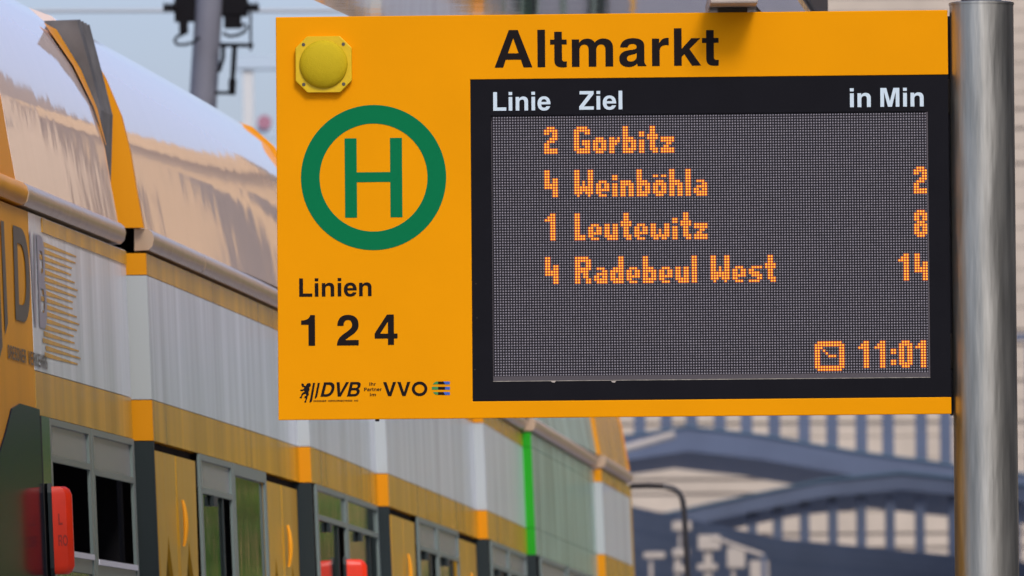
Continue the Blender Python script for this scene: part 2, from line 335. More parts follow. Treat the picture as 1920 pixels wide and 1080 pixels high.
# casing behind, orange front plate as one C-shaped sheet-metal piece, black bezel
MB().box(0.004, SW - 0.003, 0.0065, 0.13, 0.004, SH - 0.004).build('casing', M_steeldark, sign, bevel=0.003)
mb = MB(); mb.prism([(0, 0, 0), (SW, 0, 0), (SW, 0, bzb - .001), (bx0 - .001, 0, bzb - .001), (bx0 - .001, 0, bzt + .001), (SW, 0, bzt + .001), (SW, 0, SH), (0, 0, SH)], (0, 0, 0), (0, 0.006, 0))
mb.build('front_plate', M_orange, sign, bevel=0.0016)
lx0, lzt = S(921, 216); lx1, _ = S(1741, 208); _, lzb = S(926, 716)
lz_ledge = lzb + 10 * PXM
mb = MB(); xs = [bx0, lx0, lx1, SW - .0005]; zs = [bzb, lzb, lzt, bzt]
for i in range(3):
    for k in range(3):
        if i == 1 and k == 1: continue
        mb.box(xs[i], xs[i + 1], 0.0008, 0.005, zs[k], zs[k + 1])
bm_b = MB(); bm_b.v = []
def frame_mesh(x0, x1, z0, z1, X0, X1, Z0, Z1, y0, y1):
    m = MB(); A = [(X0, Z0), (X1, Z0), (X1, Z1), (X0, Z1)]; B = [(x0, z0), (x1, z0), (x1, z1), (x0, z1)]
    vs = [(a, y0, b) for a, b in A] + [(a, y0, b) for a, b in B] + [(a, y1, b) for a, b in A] + [(a, y1, b) for a, b in B]
    fs = []
    for i in range(4):
        j = (i + 1) % 4
        fs += [(i, j, 4 + j, 4 + i), (8 + i, 12 + i, 12 + j, 8 + j), (i, 8 + i, 8 + j, j), (4 + i, 4 + j, 12 + j, 12 + i)]
    return m.add(vs, fs)
bez = frame_mesh(lx0, lx1, lzb, lzt, bx0, SW - .0006, bzb, bzt, 0.0006, 0.0052).build('display_bezel', M_bezel, sign)
board = MB().box(lx0 + .0005, lx1 - .0005, 0.0040, 0.0055, lzb + .0005, lzt - .0005).build('led_board', M_board, sign)
# recess walls and the ledge below the diodes
MB().box(lx0 + .0006, lx1 - .0006, 0.0020, 0.0039, lzb + .0018, lz_ledge).build('lower_ledge', M_ledge, board)
MB().box(lx0 + .0006, lx1 - .0006, 0.0012, 0.0039, lzb + .0004, lzb + .0017).build('ledge_edge', M_ledge_edge, board)
MB().box(lx0 + .0006, lx0 + .0016, 0.0012, 0.0039, lzb + .0019, lzt - .012).build('side_edge', M_ledge, board)
MB().box(lx1 - .0040, lx1 - .0006, 0.0012, 0.0039, lzb + .0019, lzt - .002).build('side_edge', M_ledge, board)
for px in (1038, 1151):                # two chipped spots of the ledge
    u, v = S(px, 715); mb = MB(); mb.prism([(u - .005, 0, v + .001), (u - .003, 0, v - .002), (u + .003, 0, v - .003), (u + .006, 0, v + .001)], (0, -.0006, 0), (0, .0006, 0)); mb.build('paint_chip', M_pale, sign)
# diodes
c0x, c0z = S(926.1, 220.2); c1x, _ = S(1735.8, 211.3); _, c1z = S(930, 704)
NC, NR = 160, 96; PCX = (c1x - c0x) / (NC - 1); PCZ = (c0z - c1z) / (NR - 1)
F = {'2': ".###. ##### ##.## ...## ..### .###. ##... ##... ##### #####", '4': "##... ##... ##... ##.## ##.## ##### ##### ...## ...## ...##",
 '1': "..## .### #### ..## ..## ..## ..## ..## ..## ..##", '8': ".###. ##### ##.## ##.## .###. ##### ##.## ##.## ##### .###.",
 '0': ".###. ##### ##.## ##.## ##.## ##.## ##.## ##.## ##### .###.", ':': ".. .. .. ## ## .. .. ## ## ..",
 'G': ".####. ###### ##..## ##.... ##.... ##.### ##.### ##..## ###### .#####", 'o': "..... ..... ..... ..... .###. ##### ##.## ##.## ##### .###.",
 'r': ".... .... .... .... ##.# #### ###. ##.. ##.. ##..", 'b': "##... ##... ##... ##... ####. ##### ##.## ##.## ##### ####.",
 'i': ".. .. ## ## .. ## ## ## ## ##", 't': ".##. .##. .##. #### #### .##. .##. .##. .### ..##", 'z': "..... ..... ..... ..... ##### ##### ..##. .##.. ##### #####",
 'W': "##...## ##...## ##...## ##...## ##.#.## ##.#.## ####### ####### ###.### .#...#.", 'e': "..... ..... ..... ..... .###. ##.## ##.## ##### ##... .###.",
 'n': "..... ..... ..... ..... ####. ##### ##.## ##.## ##.## ##.##", 'ö': "..... ..... ##.## ..... .###. ##### ##.## ##.## ##### .###.",
 'h': "##... ##... ##... ##... ####. ##### ##.## ##.## ##.## ##.##", 'l': "## ## ## ## ## ## ## ## ## ##", 'a': "..... ..... ..... ..... .###. ...## .#### ##.## ##### .####",
 'L': "##.. ##.. ##.. ##.. ##.. ##.. ##.. ##.. #### ####", 'u': "..... ..... ..... ..... ##.## ##.## ##.## ##.## ##### .####",
 'w': "....... ....... ....... ....... ##...## ##...## ##.#.## ##.#.## ####### .##.##.", 'R': "#####. ###### ##..## ##..## ###### #####. ##.##. ##.##. ##..## ##..##",
 'd': "...## ...## ...## ...## .#### ##### ##.## ##.## ##### .####", 's': "..... ..... ..... ..... .#### ##... ####. .#### ...## ####.",
 '@': ".#########. ########### ###......## ##.#.....## ##..#....## ##...###.## ##.......## ##.......## ##.......## ########### .#########."}
lit = set()
OCT = [(math.cos(R(22.5 + 45 * k)), math.sin(R(22.5 + 45 * k))) for k in range(8)]
def diode(mb, c, r, rad, y, dome, mi=0):
    x, z = c0x + c * PCX, c0z - r * PCZ
    mb.add([(x + a * rad, y, z + b * rad) for a, b in OCT] + [(x, y - dome, z)], [(i, (i + 1) % 8, 8) for i in range(8)], mi)
def led_text(s, col, row):
    for ch in s:
        if ch == ' ': col += 4; continue
        rows = F[ch].split(); mb = MB()
        for j, rw in enumerate(rows):
            for i, q in enumerate(rw):
                if q == '#':
                    lit.add((col + i, row + j)); diode(mb, col + i, row + j, 0.34 * PCX, 0.0036, 0.0004)
                    x, z = c0x + (col + i) * PCX, c0z - (row + j) * PCZ; h = PCX * 0.56
                    mb.add([(x - h, 0.0039 - 1e-6 * ((i + j) % 2), z - h), (x + h, 0.0039 - 1e-6 * ((i + j) % 2), z - h), (x + h, 0.0039 - 1e-6 * ((i + j) % 2), z + h), (x - h, 0.0039 - 1e-6 * ((i + j) % 2), z + h)], [(0, 1, 2, 3)], 1)
        mb.build('clock_symbol' if ch == '@' else 'led_colon' if ch == ':' else 'led_digit' if ch.isdigit() else 'led_letter', [M_led_on, M_led_glow], board, fix=False)
        col += len(rows[0]) + 1 + (1 if ch == '1' else 0)
for i, (n, name, mins) in enumerate((('2', 'Gorbitz', ''), ('4', 'Weinböhla', '2'), ('1', 'Leutewitz', '8'), ('4', 'Radebeul West', '14'))):
    row = 4 + 16 * i
    led_text(n, 19, row); led_text(name, 30, row)
    if mins: led_text(mins, 155 if len(mins) == 1 else 149, row)
led_text('@', 118, 84); led_text('11', 134, 84); led_text(':', 146, 84); led_text('01', 149, 84)
mb = MB()
for r in range(NR):
    for c in range(NC):
        if (c, r) not in lit: diode(mb, c, r, 0.31 * PCX, 0.0037, 0.0006)
tag(mb.build('unlit_diodes', M_led_off, board, fix=False), kind='stuff')
# printing
PR = 0.0007
def word(s, x0, x1, yb, yt, m=M_print, name='lettering', slant=0.0, track=0, ref=718.0, dy=PR):
    u0, v0 = S(x0, yb); u1, _ = S(x1, yb - 0.0111 * (x1 - x0)); _, v1 = S(x0, yt)
    return flat(fit_text(s, u0, u1, v0, v1, ref, slant, track=track), sf(dy), name, m, sign)
word('Altmarkt', 928, 1349, 126, 55.5, track=12)
WD = 0.0
word('Linie', 925.5, 1033, 207, 172, M_white, dy=0.0002); word('Ziel', 1087, 1168, 205, 170, M_white, dy=0.0002); word('in', 1595, 1634, 200, 164.5, M_white, dy=0.0002); word('Min', 1652, 1733, 199.4, 164, M_white, dy=0.0002)
word('Linien', 561, 697, 556.5, 522); word('1', 565, 591, 648.5, 591, ref=710); word('2', 632, 673, 648, 590.5, ref=710); word('4', 703, 746, 647, 590, ref=710)
word('DVB', 601, 677, 744, 717, slant=0.26, track=-20); word('VVO', 719, 802, 743, 716.5, track=30)
word('Ihr', 693, 705, 723.3, 717, track=20); word('Partner', 683, 716, 733.5, 727, track=20); word('im', 694, 705, 743, 737, track=20)
word('DRESDNER', 588, 612, 753.7, 750.6, track=40); word('VERKEHRSBETRIEBE', 615, 661, 753.4, 750.3, track=40); word('AG', 664, 672, 752.8, 749.8, track=40)
cu, cv = S(700.5, 332.5)
flat([[ell(cu, cv, 136.5 * PXM, 136.5 * PXM, 96), ell(cu, cv, 101.5 * PXM, 101.5 * PXM, 96)]], sf(PR), 'stop_ring', M_green, sign)
hl, ht = S(646, 259); hr, hb = S(755, 407)
hw = 22.5 * PXM; _, c1 = S(700, 322.5); _, c2 = S(700, 341)
flat([[[(hl, hb), (hl, ht), (hl + hw, ht), (hl + hw, c1), (hr - hw, c1), (hr - hw, ht), (hr, ht), (hr, hb), (hr - hw, hb), (hr - hw, c2), (hl + hw, c2), (hl + hw, hb)]]], sf(PR), 'stop_letter', M_green, sign)
def pxpoly(pts): return [S(x, y) for x, y in pts]
LZ = lambda x, y: (540 + x / 6, 690 + y / 6)
lion = [(245, 170), (258, 180), (256, 205), (240, 215), (244, 245), (232, 275), (236, 300), (222, 318), (218, 345), (206, 368), (206, 390), (184, 390), (186, 374), (196, 366), (200, 340), (182, 338), (190, 318), (206, 312), (200, 292), (176, 296), (160, 318), (156, 342), (134, 340), (132, 328), (146, 322), (150, 300), (164, 278), (188, 268), (184, 254), (160, 262), (138, 258), (140, 244), (158, 244), (180, 234), (184, 216), (164, 214), (152, 196), (150, 178), (164, 172), (178, 182), (182, 200), (200, 204), (208, 186), (222, 172)]
flat([[pxpoly([LZ(*p) for p in lion])]], sf(PR), 'lion_emblem', M_print, sign)
flat([[pxpoly([LZ(*p) for p in [(282, 168), (306, 168), (272, 372), (256, 388), (242, 388)]])], [pxpoly([LZ(*p) for p in [(336, 168), (360, 168), (330, 320), (318, 340), (300, 348)]])]], sf(PR), 'logo_bars', M_print, sign)
for (ya, yb, xl) in ((152, 184, 1650), (212, 244, 1622), (271, 303, 1650)):
    k = {152: [(1632, 184), (1652, 162), (1672, 152)], 212: [(1622, 244), (1622, 212)], 271: [(1690, 303), (1655, 295), (1632, 271)]}[ya]
    flat([[pxpoly([LZ(*p) for p in k + [(1692, ya), (1692, yb)]])]], sf(PR), 'logo_stripe', M_pgreen, sign)
    flat([[pxpoly([LZ(*p) for p in [(1692, ya), (1770, ya), (1770, yb), (1692, yb)]])]], sf(PR), 'logo_stripe', M_print, sign)
    flat([[pxpoly([LZ(*p) for p in [(1752 if ya != 212 else 1770, ya), (1825, ya), (1825, yb), (1770, yb)]])]], sf(PR + .0001), 'logo_stripe', M_pblue, sign)
# loudspeaker: octagonal plate, mesh dome, screws
su, sv = S(607, 120.5); h = 53 * PXM; k = 31 * PXM
mb = MB(); mb.prism([(su + a, 0, sv + b) for a, b in ((-h, -k), (-k, -h), (k, -h), (h, -k), (h, k), (k, h), (-k, h), (-h, k))], (0, -0.014, 0), (0, 0.001, 0))
spk = mb.build('loudspeaker', M_speaker, sign, bevel=0.002)
mb = MB(); rings = []
rd = 45.5 * PXM
for i in range(9):
    a = R(90 * i / 8); rings.append([(su + 0.002 * 0 + rd * math.cos(a) * math.cos(2 * math.pi * q / 40), -0.0142 - 0.019 * math.sin(a), sv + rd * math.cos(a) * math.sin(2 * math.pi * q / 40)) for q in range(40)])
rings[-1] = [(su, -0.0332, sv)] * 40
mb.loft(rings, caps=False); mb.build('mesh_dome', M_dome, spk, smooth=True)
for a in (-1, 1):
    for b in (-1, 1):
        x, z = su + a * 37.5 * PXM, sv + b * 37.5 * PXM
        mb = MB(); mb.tube([(x, -0.0138, z), (x, -0.0148, z)], 3.3 * PXM, 12); s1 = mb.build('screw', M_steeldark, spk)
MB().box(SW - .0028, SW + .021, 0.055, 0.11, 0.0, SH - .01).build('slit_filler', M_dark, sign)  # dark strip added to block the bright slit between sign and pole
u, v = S(707, 789); MB().box(u - .004, u + .004, 0.01, 0.03, -0.004, 0.003).build('latch', M_dark, sign)
for px, py in ((893, 532), (895, 596), (891, 693)):
    u, v = S(px, py); mb = MB(); mb.tube([(u, 0.0007, v), (u, 0.0002, v)], 0.9 * PXM, 8); mb.build('bezel_screw', M_steeldark, sign)

# ------------------------------------------------------------------ pole carrying the sign
pl = P(1785.2, 540, SD); pr_ = P(1905.5, 540, SD); pc = (pl + pr_) / 2; PRAD = (pr_ - pl).length / 2
ptop = P(1842, 3, SD).z
pole = empty('sign_pole', (pc.x, pc.y, Z_PLAT)); tag(pole, 'round brushed stainless steel pole with flat cap carrying the orange display', 'pole')
mb = MB(); mb.tube([(0, 0, 0), (0, 0, ptop - Z_PLAT - 0.006)], PRAD, 64); mb.build('shaft', M_steel, pole, smooth='auto')
mb = MB(); mb.tube([(0, 0, ptop - Z_PLAT - 0.0058), (0, 0, ptop - Z_PLAT - 0.001), (0, 0, ptop - Z_PLAT)], [PRAD + .0015, PRAD + .0015, PRAD - .002], 64); mb.build('cap', M_steel, pole, smooth='auto')
mb = MB(); mb.tube([(0, 0, 0), (0, 0, 0.02)], PRAD * 1.9, 40); mb.build('base_plate', M_steel, pole)
for z in (bl.z + 0.14, bl.z + 0.70):
    MB().box(-0.12, -PRAD * 0.6, 0.035, 0.085, z - Z_PLAT - .04, z - Z_PLAT + .04).build('clamp', M_steeldark, pole, bevel=0.004)

# ================================================================== SHELTER ROOF (polished underside above the sign)
ZC = 1.92
shel = empty('shelter_roof', (0, 0, 0)); tag(shel, 'flat shelter roof with polished mirror underside right above the orange display', 'shelter')
def C_(x, y): return PZ(x, y, ZC)
eL0, eL1 = C_(585, 0), C_(640, 25); j0, j1 = C_(1328, 0), C_(1345, 21); k0, k1 = C_(1404, 0), C_(1420, 18); r0, r1 = C_(1500, 0), C_(1512, 18)
def along(a, b, yy): t = (yy - a.y) / (b.y - a.y); return a + (b - a) * t
YN, YF = 23.9, 28.0
def panel(A, B, name, m, g=0.004, z0=0.0, th=0.03):
    q = [along(*A, YN), along(*A, YF), along(*B, YF), along(*B, YN)]
    q[0].x += g; q[1].x += g; q[2].x -= g; q[3].x -= g
    mb = MB(); mb.prism([(p.x, p.y, EYE.z + ZC + z0) for p in q], (0, 0, 0), (0, 0, th)); return mb.build(name, m, shel)
panel((eL0, eL1), (j0, j1), 'soffit_panel', M_mirror); panel((j0, j1), (k0, k1), 'soffit_panel', M_arm, 0.006); panel((k0, k1), (r0, r1), 'soffit_panel', M_mirror, 0.006)
panel((eL0, eL1), (r0, r1), 'roof_deck', M_joint, -0.004, 0.034, 0.08)
pbx = P(1846, 540, 26.26).x
MB().box(-0.25, pbx + .05, 26.2, 26.32, EYE.z + ZC + .118, EYE.z + ZC + .20).build('cantilever_beam', M_steeldark, shel)
mb = MB(); mb.tube([(pbx, 26.26, Z_PLAT), (pbx, 26.26, EYE.z + ZC + .117)], 0.05, 24); mb.build('support_post', M_steeldark, shel, smooth='auto')
# hanger arm reaching over the sign top
aL, aR = P(1334, 20, 23.2).x, P(1424, 20, 23.2).x
stz = (bl.z + br.z) / 2 + SH
MB().box(aL, aR, 23.29, 23.885, stz + 0.012, stz + 0.05).build('hanger_arm', M_arm, shel, bevel=0.004)
MB().box(aL + .02, aR - .02, 23.43, 23.55, stz - .003, stz + 0.0115).build('hanger_foot', M_steeldark, shel)

# ================================================================== TRAM
tram = empty('tram', (side_x(28), 28, 0)); tag(tram, 'long articulated yellow and white tram with glossy roof standing behind the display', 'tram')
TI = tram.matrix_world.inverted(); TL = Vector((side_x(28), 28, 0))
def tb(mb, name, m, parent=None, smooth=False, bevel=0.0):
    o = mb.build(name, m, None, smooth, bevel)
    me = o.data; me.transform(Matrix.Translation(-TL)); o.parent = parent if parent else tram
    return o
def slab(mb, y0, y1, z0, z1, out=0.0, th=0.03, mi=0):
    n = max(1, int((y1 - y0) / 0.6)); rings = []
    for i in range(n + 1):
        y = y0 + (y1 - y0) * i / n
        rings.append([T(y, z0, out), T(y, (z0 + z1) / 2, out), T(y, z1, out), T(y, z1, out - th), T(y, z0, out - th)])
    return mb.loft(rings, mi)
def pane(name, x0, x1, z0, z1, m, out=0.0, th=0.03, parent=None, zr=0.88, bevel=0.0):
    return tb(slab(MB(), yx(x0, zr), yx(x1, zr), z0, z1, out, th), name, m, parent, bevel=bevel)
TW = 2.3
ZG = 1.45
ROOF = [(0, 0), (-.018, .1), (-.034, .2), (-.057, .296), (-.1, .4), (-.163, .505), (-.23, .565), (-.35, .61), (-.6, .645), (-1.15, .66)]
def roof_ring(y, grow=0.0, gl=None, xo=None):
    x0 = base_x(y) + (xo if xo is not None else 0.0 if y < YS[0] - .1 else .02) + nz(ZG); pts = []
    for i, (a, b) in enumerate(ROOF):
        g = grow if gl is None else gl[i] + grow
        pts.append(Vector((x0 + a + g * 0.8, y, EYE.z + ZG + b + g * 0.5)))
    for i, (a, b) in reversed(list(enumerate(ROOF[:-1]))):
        g = grow if gl is None else gl[i] + grow
        pts.append(Vector((x0 - TW - a - g * 0.8, y, EYE.z + ZG + b + g * 0.5)))
    return pts
def roof(name, y0, y1, m, grow=0.0, parent=None, n=None, smooth='auto'):
    n = n or max(1, int((y1 - y0) / 0.5)); mb = MB()
    mb.loft([roof_ring(y0 + (y1 - y0) * i / n, grow) for i in range(n + 1)]); return tb(mb, name, m, parent, smooth)
# --- inner shell (dark interior) so openings look into a dark saloon
def core(y0, y1, name):
    mb = MB(); n = max(1, int((y1 - y0) / 0.8)); rings = []
    for i in range(n + 1):
        y = y0 + (y1 - y0) * i / n
        rings.append([T(y, z, -0.30) for z in (-1.6, 1.44)] + [T(y, z, -TW + .05) for z in (1.44, -1.6)])
    mb.loft(rings); return tb(mb, name, M_inside)
YA0, YA1 = yx(250), yx(262)            # articulation
YG0, YG1 = yx(990), yx(1007)
YR1 = YS[0]; YR0 = YR1 - .30
core(Y_NOSE + 1.2, YA0 - .02, 'saloon_interior'); core(YA1 + .02, Y_END - .3, 'saloon_interior')
# far side wall and underside
mb = MB(); rings = []
for i in range(40):
    y = Y_NOSE + 0.8 + (Y_END - .1 - Y_NOSE - 0.8) * i / 39
    rings.append([T(y, -1.62, -TW + .045), T(y, ZG - .002, -TW + .045), T(y, ZG - .002, -TW), T(y, -1.62, -TW)])
mb.loft(rings); tb(mb, 'far_side_wall', M_ty)
mb = MB(); rings = []
for i in range(40):
    y = Y_NOSE + 0.8 + (Y_END - .1 - Y_NOSE - 0.8) * i / 39
    rings.append([Vector((T(y, -.2).x + a, y, z)) for a, z in ((-.1, .12), (-.1, .2), (-TW + .1, .2), (-TW + .1, .12))])
mb.loft(rings); tb(mb, 'underframe', M_dark)
# --- roofs
yW = yx(30, ZG)                         # where the yellow cab roof ends
roof('cab_roof', Y_NOSE + .5, yW - .01, M_tymatt)
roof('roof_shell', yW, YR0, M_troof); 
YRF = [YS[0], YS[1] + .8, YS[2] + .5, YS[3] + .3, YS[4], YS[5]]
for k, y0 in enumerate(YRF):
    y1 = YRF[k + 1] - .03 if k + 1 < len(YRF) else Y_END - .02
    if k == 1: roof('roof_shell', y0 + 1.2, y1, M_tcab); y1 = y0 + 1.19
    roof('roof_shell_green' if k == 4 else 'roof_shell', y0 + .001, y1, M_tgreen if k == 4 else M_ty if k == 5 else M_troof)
    mb = MB(); xo = .034 if k == 0 else .036; 
    if k == 0:                          # only the flank of this rim stands proud beside the bellows
        rr = [[Vector((base_x(yy) + nz(ZG) + xo + a_, yy, EYE.z + ZG + b_)) for a_, b_ in ROOF[:6]] + [Vector((base_x(yy) + nz(ZG) - .3, yy, EYE.z + ZG + .5)), Vector((base_x(yy) + nz(ZG) - .3, yy, EYE.z + ZG))] for yy in (y0 - .028, y0 - .0005)]
        mb.loft(rr)
    else: mb.loft([roof_ring(y0 - .028, .001, None, xo), roof_ring(y0 - .0005, .001, None, xo)])
    tb(mb, 'end_rim_green' if k == 4 else 'end_rim', M_tgreenbar if k == 4 else M_tymatt)
roof('end_rim', Y_END - .018, Y_END + .02, M_tymatt, 0.006)
# articulation: orange end rim of the rear roof, grey folded bellows bulging towards the top
mb = MB(); rings = []
GL = [-.05, -.042, -.022, .004, .022, .05]
for i, g in enumerate((.6, 1, -.3, 1, -.3, 1, -.3, 1, -.2)):
    y = YR0 + .012 + (YR1 - .034 - YR0 - .012) * i / 8; x0 = base_x(y) + nz(ZG)
    rings.append([Vector((x0 + a_ + GL[j] + .012 * g, y, EYE.z + ZG + b_ + (.02 if j == 5 else 0) + (.012 * g if j == 5 else 0))) for j, (a_, b_) in enumerate(ROOF[:6])] + [Vector((x0 - .34, y, EYE.z + ZG + .53)), Vector((x0 - .34, y, EYE.z + ZG))])
mb.loft(rings); tb(mb, 'bellows', M_bellow)
mb = MB(); va = []; vb = []             # tapering orange flange along the end of the first roof
for i, w_ in ((2, .015), (3, .08), (4, .16), (5, .26)):
    va.append(roof_ring(YR0 - .001, .006)[i]); vb.append(roof_ring(YR0 - w_, .006)[i])
n = len(va); mb.add(va + vb, [(i, i + 1, n + i + 1, n + i) for i in range(n - 1)]); tb(mb, 'end_flange', M_tymatt, smooth='auto')
mb = MB(); slab(mb, YA0 + .012, YA1 - .004, -1.5, 1.44, -0.05, .2); tb(mb, 'gangway_bellows', M_inside)
# --- gutters
def gutter(y0, y1, m=M_gutter):
    n = max(2, int((y1 - y0) / .5)); mb = MB(); rings = []
    prof = [(-.03, -.03), (.008, -.028), (.018, -.018), (.022, 0.002), (.018, .018), (.008, .027), (-.03, .03)]
    for i in range(n + 1):
        y = y0 + (y1 - y0) * i / n; rings.append([T(y, 1.42) + Vector((a, 0, b)) for a, b in prof])
    mb.loft(rings); return tb(mb, 'gutter', m, smooth='auto')
gutter(yx(-90, 1.42), yx(36, 1.42), M_tcab); gutter(yx(38, 1.42), YR0 - .02)
for k, y0 in enumerate(YS):
    y1 = YS[k + 1] - .03 if k < 5 else Y_END
    if k == 0: ym = yx(371, 1.42); gutter(y0, ym - .006); gutter(ym + .006, y1)
    else: gutter(y0, y1)
# --- livery bands: section = between pillars
BT, BW, BO, BWIN = 1.383, 1.325, 0.995, 0.887
def bands(k, top, mid, low):
    y0 = YS[k] + .001; y1 = YS[k + 1] - .013 if k < 5 else Y_END
    for nm, z0, z1, m in (('top_strip', BW + .001, BT, top), ('side_panel', BO + .001, BW - .001, mid), ('lower_strip', BWIN, BO - .001, low)): tb(slab(MB(), y0, y1, z0, z1), nm, m)
    tb(slab(MB(), y0, y1, -1.5, -.155), 'lower_panel', M_ty)
def face(name, y, z0, z1, m):
    zz = [z0, (z0 + z1) / 2, z1] if z1 - z0 < 1 else [z0, -.2, z1]
    mb = MB(); mb.loft([[Vector((base_x(yy) + nz(z) + o_, yy, EYE.z + z)) for z in zz for o_ in (STEP + .0005,)] + [Vector((base_x(yy) + nz(z) - .03, yy, EYE.z + z)) for z in reversed(zz)] for yy in (y - .012, y - .0005)])
    return tb(mb, name, m)
def pillar(k, green=False):
    a = M_tgreenbar if green else M_tymatt; y = YS[k]
    face('pillar_cap', y, BW + .001, BT, a); face('pillar', y, BO + .001, BW - .001, M_tgreenbar if green else M_twmatt)
    face('pillar_band', y, BWIN, BO - .001, a); face('pillar_foot', y, -1.5, BWIN - .002, M_tdark)
for k in range(6): bands(k, M_tgreen if k == 4 else M_ty, M_tgreen if k == 4 else M_tw, M_tgreen if k == 4 else M_ty)
for k in range(6): pillar(k, k == 4)
tb(slab(MB(), Y_END + .002, Y_END + .2, -1.5, BT), 'end_post', M_ty)
# first car: yellow cab side, white saloon side with fading yellow stripes
pane('cab_side_panel', -95, 68, -.2, BT, M_tcab); pane('side_panel', 68.5, 249.5, BO + .001, BT, M_tw); pane('top_strip', 92, 249.5, BW + .02, BT - .003, M_ty, 0.003, .02)
pane('lower_strip', 68.5, 249.5, BWIN, BO - .001, M_ty)
for i in range(17):
    z = 1.035 + i * 0.0172; y0 = yx(88 + 3 * math.sin(i * 2.1)); y1 = yx(150 + 6 * math.sin(i * 1.3))
    mb = MB(); mb.add([T(y0, z, .0012), T(y0, z + .0125, .0012), T(y1, z + .008, .0012), T(y1, z + .004, .0012)], [(0, 1, 2, 3)]); tb(mb, 'livery_stripe', M_ty)
def tword(s, x0, x1, z0, z1, m, name='lettering', slant=0.0, out=.0022, track=0):
    y0, y1 = yx(x0, z0), yx(x1, z0)
    o = flat(fit_text(s, y0, y1, z0, z1, 718, slant, track=track), lambda u, v: T(u, v, out) - TL, name, m, tram); return o
yb = yx(28)
tword('D', 28, 58, 1.105, 1.335, M_letter, slant=0.05); tword('V', 60, 72, 1.105, 1.335, M_letter2, slant=0.05); tword('B', 73, 88, 1.105, 1.335, M_letter2, slant=.05)
for xa in (2, 14):
    y0 = yx(xa); y1 = yx(xa + 6); z0 = 1.0 if xa < 10 else 1.06
    mb = MB(); mb.add([T(y0, z0, .0022), T(y1, z0 + .03, .0022), T(y1, 1.335, .0022), T(y0, 1.335, .0022)], [(0, 1, 2, 3)]); tb(mb, 'logo_bar', M_letter)
tword('DRESDNER', 14, 48, 1.005, 1.038, M_letter, track=30); tword('VERKEHRS', 52, 88, 1.005, 1.038, M_letter, track=30)
# cab side glass with rounded corner
gy0, gy1 = yx(-90), yx(72)
prof = [(yx(-90), -.2), (yx(-90), .6), (yx(-20), .72), (yx(6), .82), (yx(20), .885), (yx(36), .902), (yx(72), .900), (yx(72), -.2)]
mb = MB(); n = len(prof); va = [T(y, z, .004) for y, z in prof]; vb = [T(y, z, -.03) for y, z in prof]
t = tessellate_polygon([[Vector((y, z, 0)) for y, z in prof]])
mb.add(va + vb, [tuple(x) for x in t] + [tuple(n + i for i in x) for x in t] + [(i, (i + 1) % n, n + (i + 1) % n, n + i) for i in range(n)]); tb(mb, 'cab_window', M_cabglass)
pane('cab_lower_panel', -95, 72, -1.5, -.21, M_ty); pane('cab_front_panel', -135, -95.4, -1.5, BT, M_ty)
# nose, rounded in plan
mb = MB(); rings = []
for i in range(9):
    a = R(90 * i / 8); y = Y_NOSE + 1.6 - 1.3 * math.sin(a); ins = 0.9 * (1 - math.cos(a))
    rings.append([Vector((side_x(Y_NOSE + 1.6) + nz(z) - ins, y, EYE.z + z)) for z in (-1.5, .6, 1.4, 1.9)] + [Vector((side_x(Y_NOSE + 1.6) - TW + ins, y, EYE.z + z)) for z in (1.9, 1.4, .6, -1.5)])
mb.loft(rings); tb(mb, 'nose', M_ty, smooth='auto')
# --- windows
def window(x0, x1, kind, hop=0.07, head=BWIN - .002, sill=-0.15):
    y0, y1 = yx(x0), yx(x1); fr = 0.045
    mb = MB()
    slab(mb, y0, y0 + fr, sill, head, .003, .008); slab(mb, y1 - fr, y1, sill, head, .003, .008)
    slab(mb, y0 + fr, y1 - fr, head - .016, head, .003, .008)
    zh = head - .016 - hop
    slab(mb, y0 + fr, y1 - fr, zh - .016, zh, .003, .008); slab(mb, y0 + fr, y1 - fr, sill, sill + .03, .003, .008)
    w = tb(mb, 'window', M_tframe)
    tb(slab(MB(), y0 + fr, y1 - fr, zh + .001, head - .0165, -.004, .01), 'hopper_pane', M_hopper if kind == 'open' else M_glass if kind == 'green' else M_hopper, w)
    if kind == 'open':                 # lowered upper pane: dark opening, bright sill, fixed glass below
        zs = zh - .016 - .215
        tb(slab(MB(), y0 + fr, y1 - fr, zs - .014, zs, .006, .012), 'pane_sill', M_sill, w)
        tb(slab(MB(), y0 + fr, y1 - fr, zs - .05, zs - .0145, .0, .03), 'pane_rail', M_tframe, w)
        tb(slab(MB(), y0 + fr, y1 - fr, sill + .031, zs - .051, -.004, .01), 'pane', M_glass, w)
        ym = y0 + (y1 - y0) * .42
        tb(slab(MB(), ym - .04, ym + .06, zs + .05, zh - .02, -.2, .02), 'seat_back', M_insgrey, w)
    else:
        gap = y1 - fr - (y1 - y0) * (.26 if kind != 'fixed' else 0)
        tb(slab(MB(), y0 + fr, gap, sill + .031, zh - .017, -.006, .01), 'pane', M_glass, w)
        if kind != 'fixed':
            tb(slab(MB(), gap - .02, gap, sill + .031, zh - .017, .001, .006), 'pane_edge', M_tdark, w)
            ym = y0 + (y1 - y0) * .38; tb(slab(MB(), ym - .05, ym + .05, zh - .045, zh - .0175, .008, .012), 'latch', M_tdark, w)
    return w
pane('window_post', 73, 88, -1.5, BWIN - .002, mat('post_gloss', (0.012, 0.014, 0.016), 0.1, spec=0.4), .006)
window(89, 168, 'open', .075); window(169, 249, 'open', .085)
window(372, 434, 'slide', .075); window(435, 497, 'fixed', .0)
window(591, 647, 'green', .075); window(648, 707, 'green', .075)
window(782, 818, 'slide', .08); window(819, 858, 'slide', .08)
window(920, 952, 'slide', .07); window(953, 986, 'slide', .07); window(1013, 1060, 'fixed', .07); window(1064, 1118, 'fixed', .07)
pane('lower_panel', 89, 249, -1.5, -.155, M_ty)
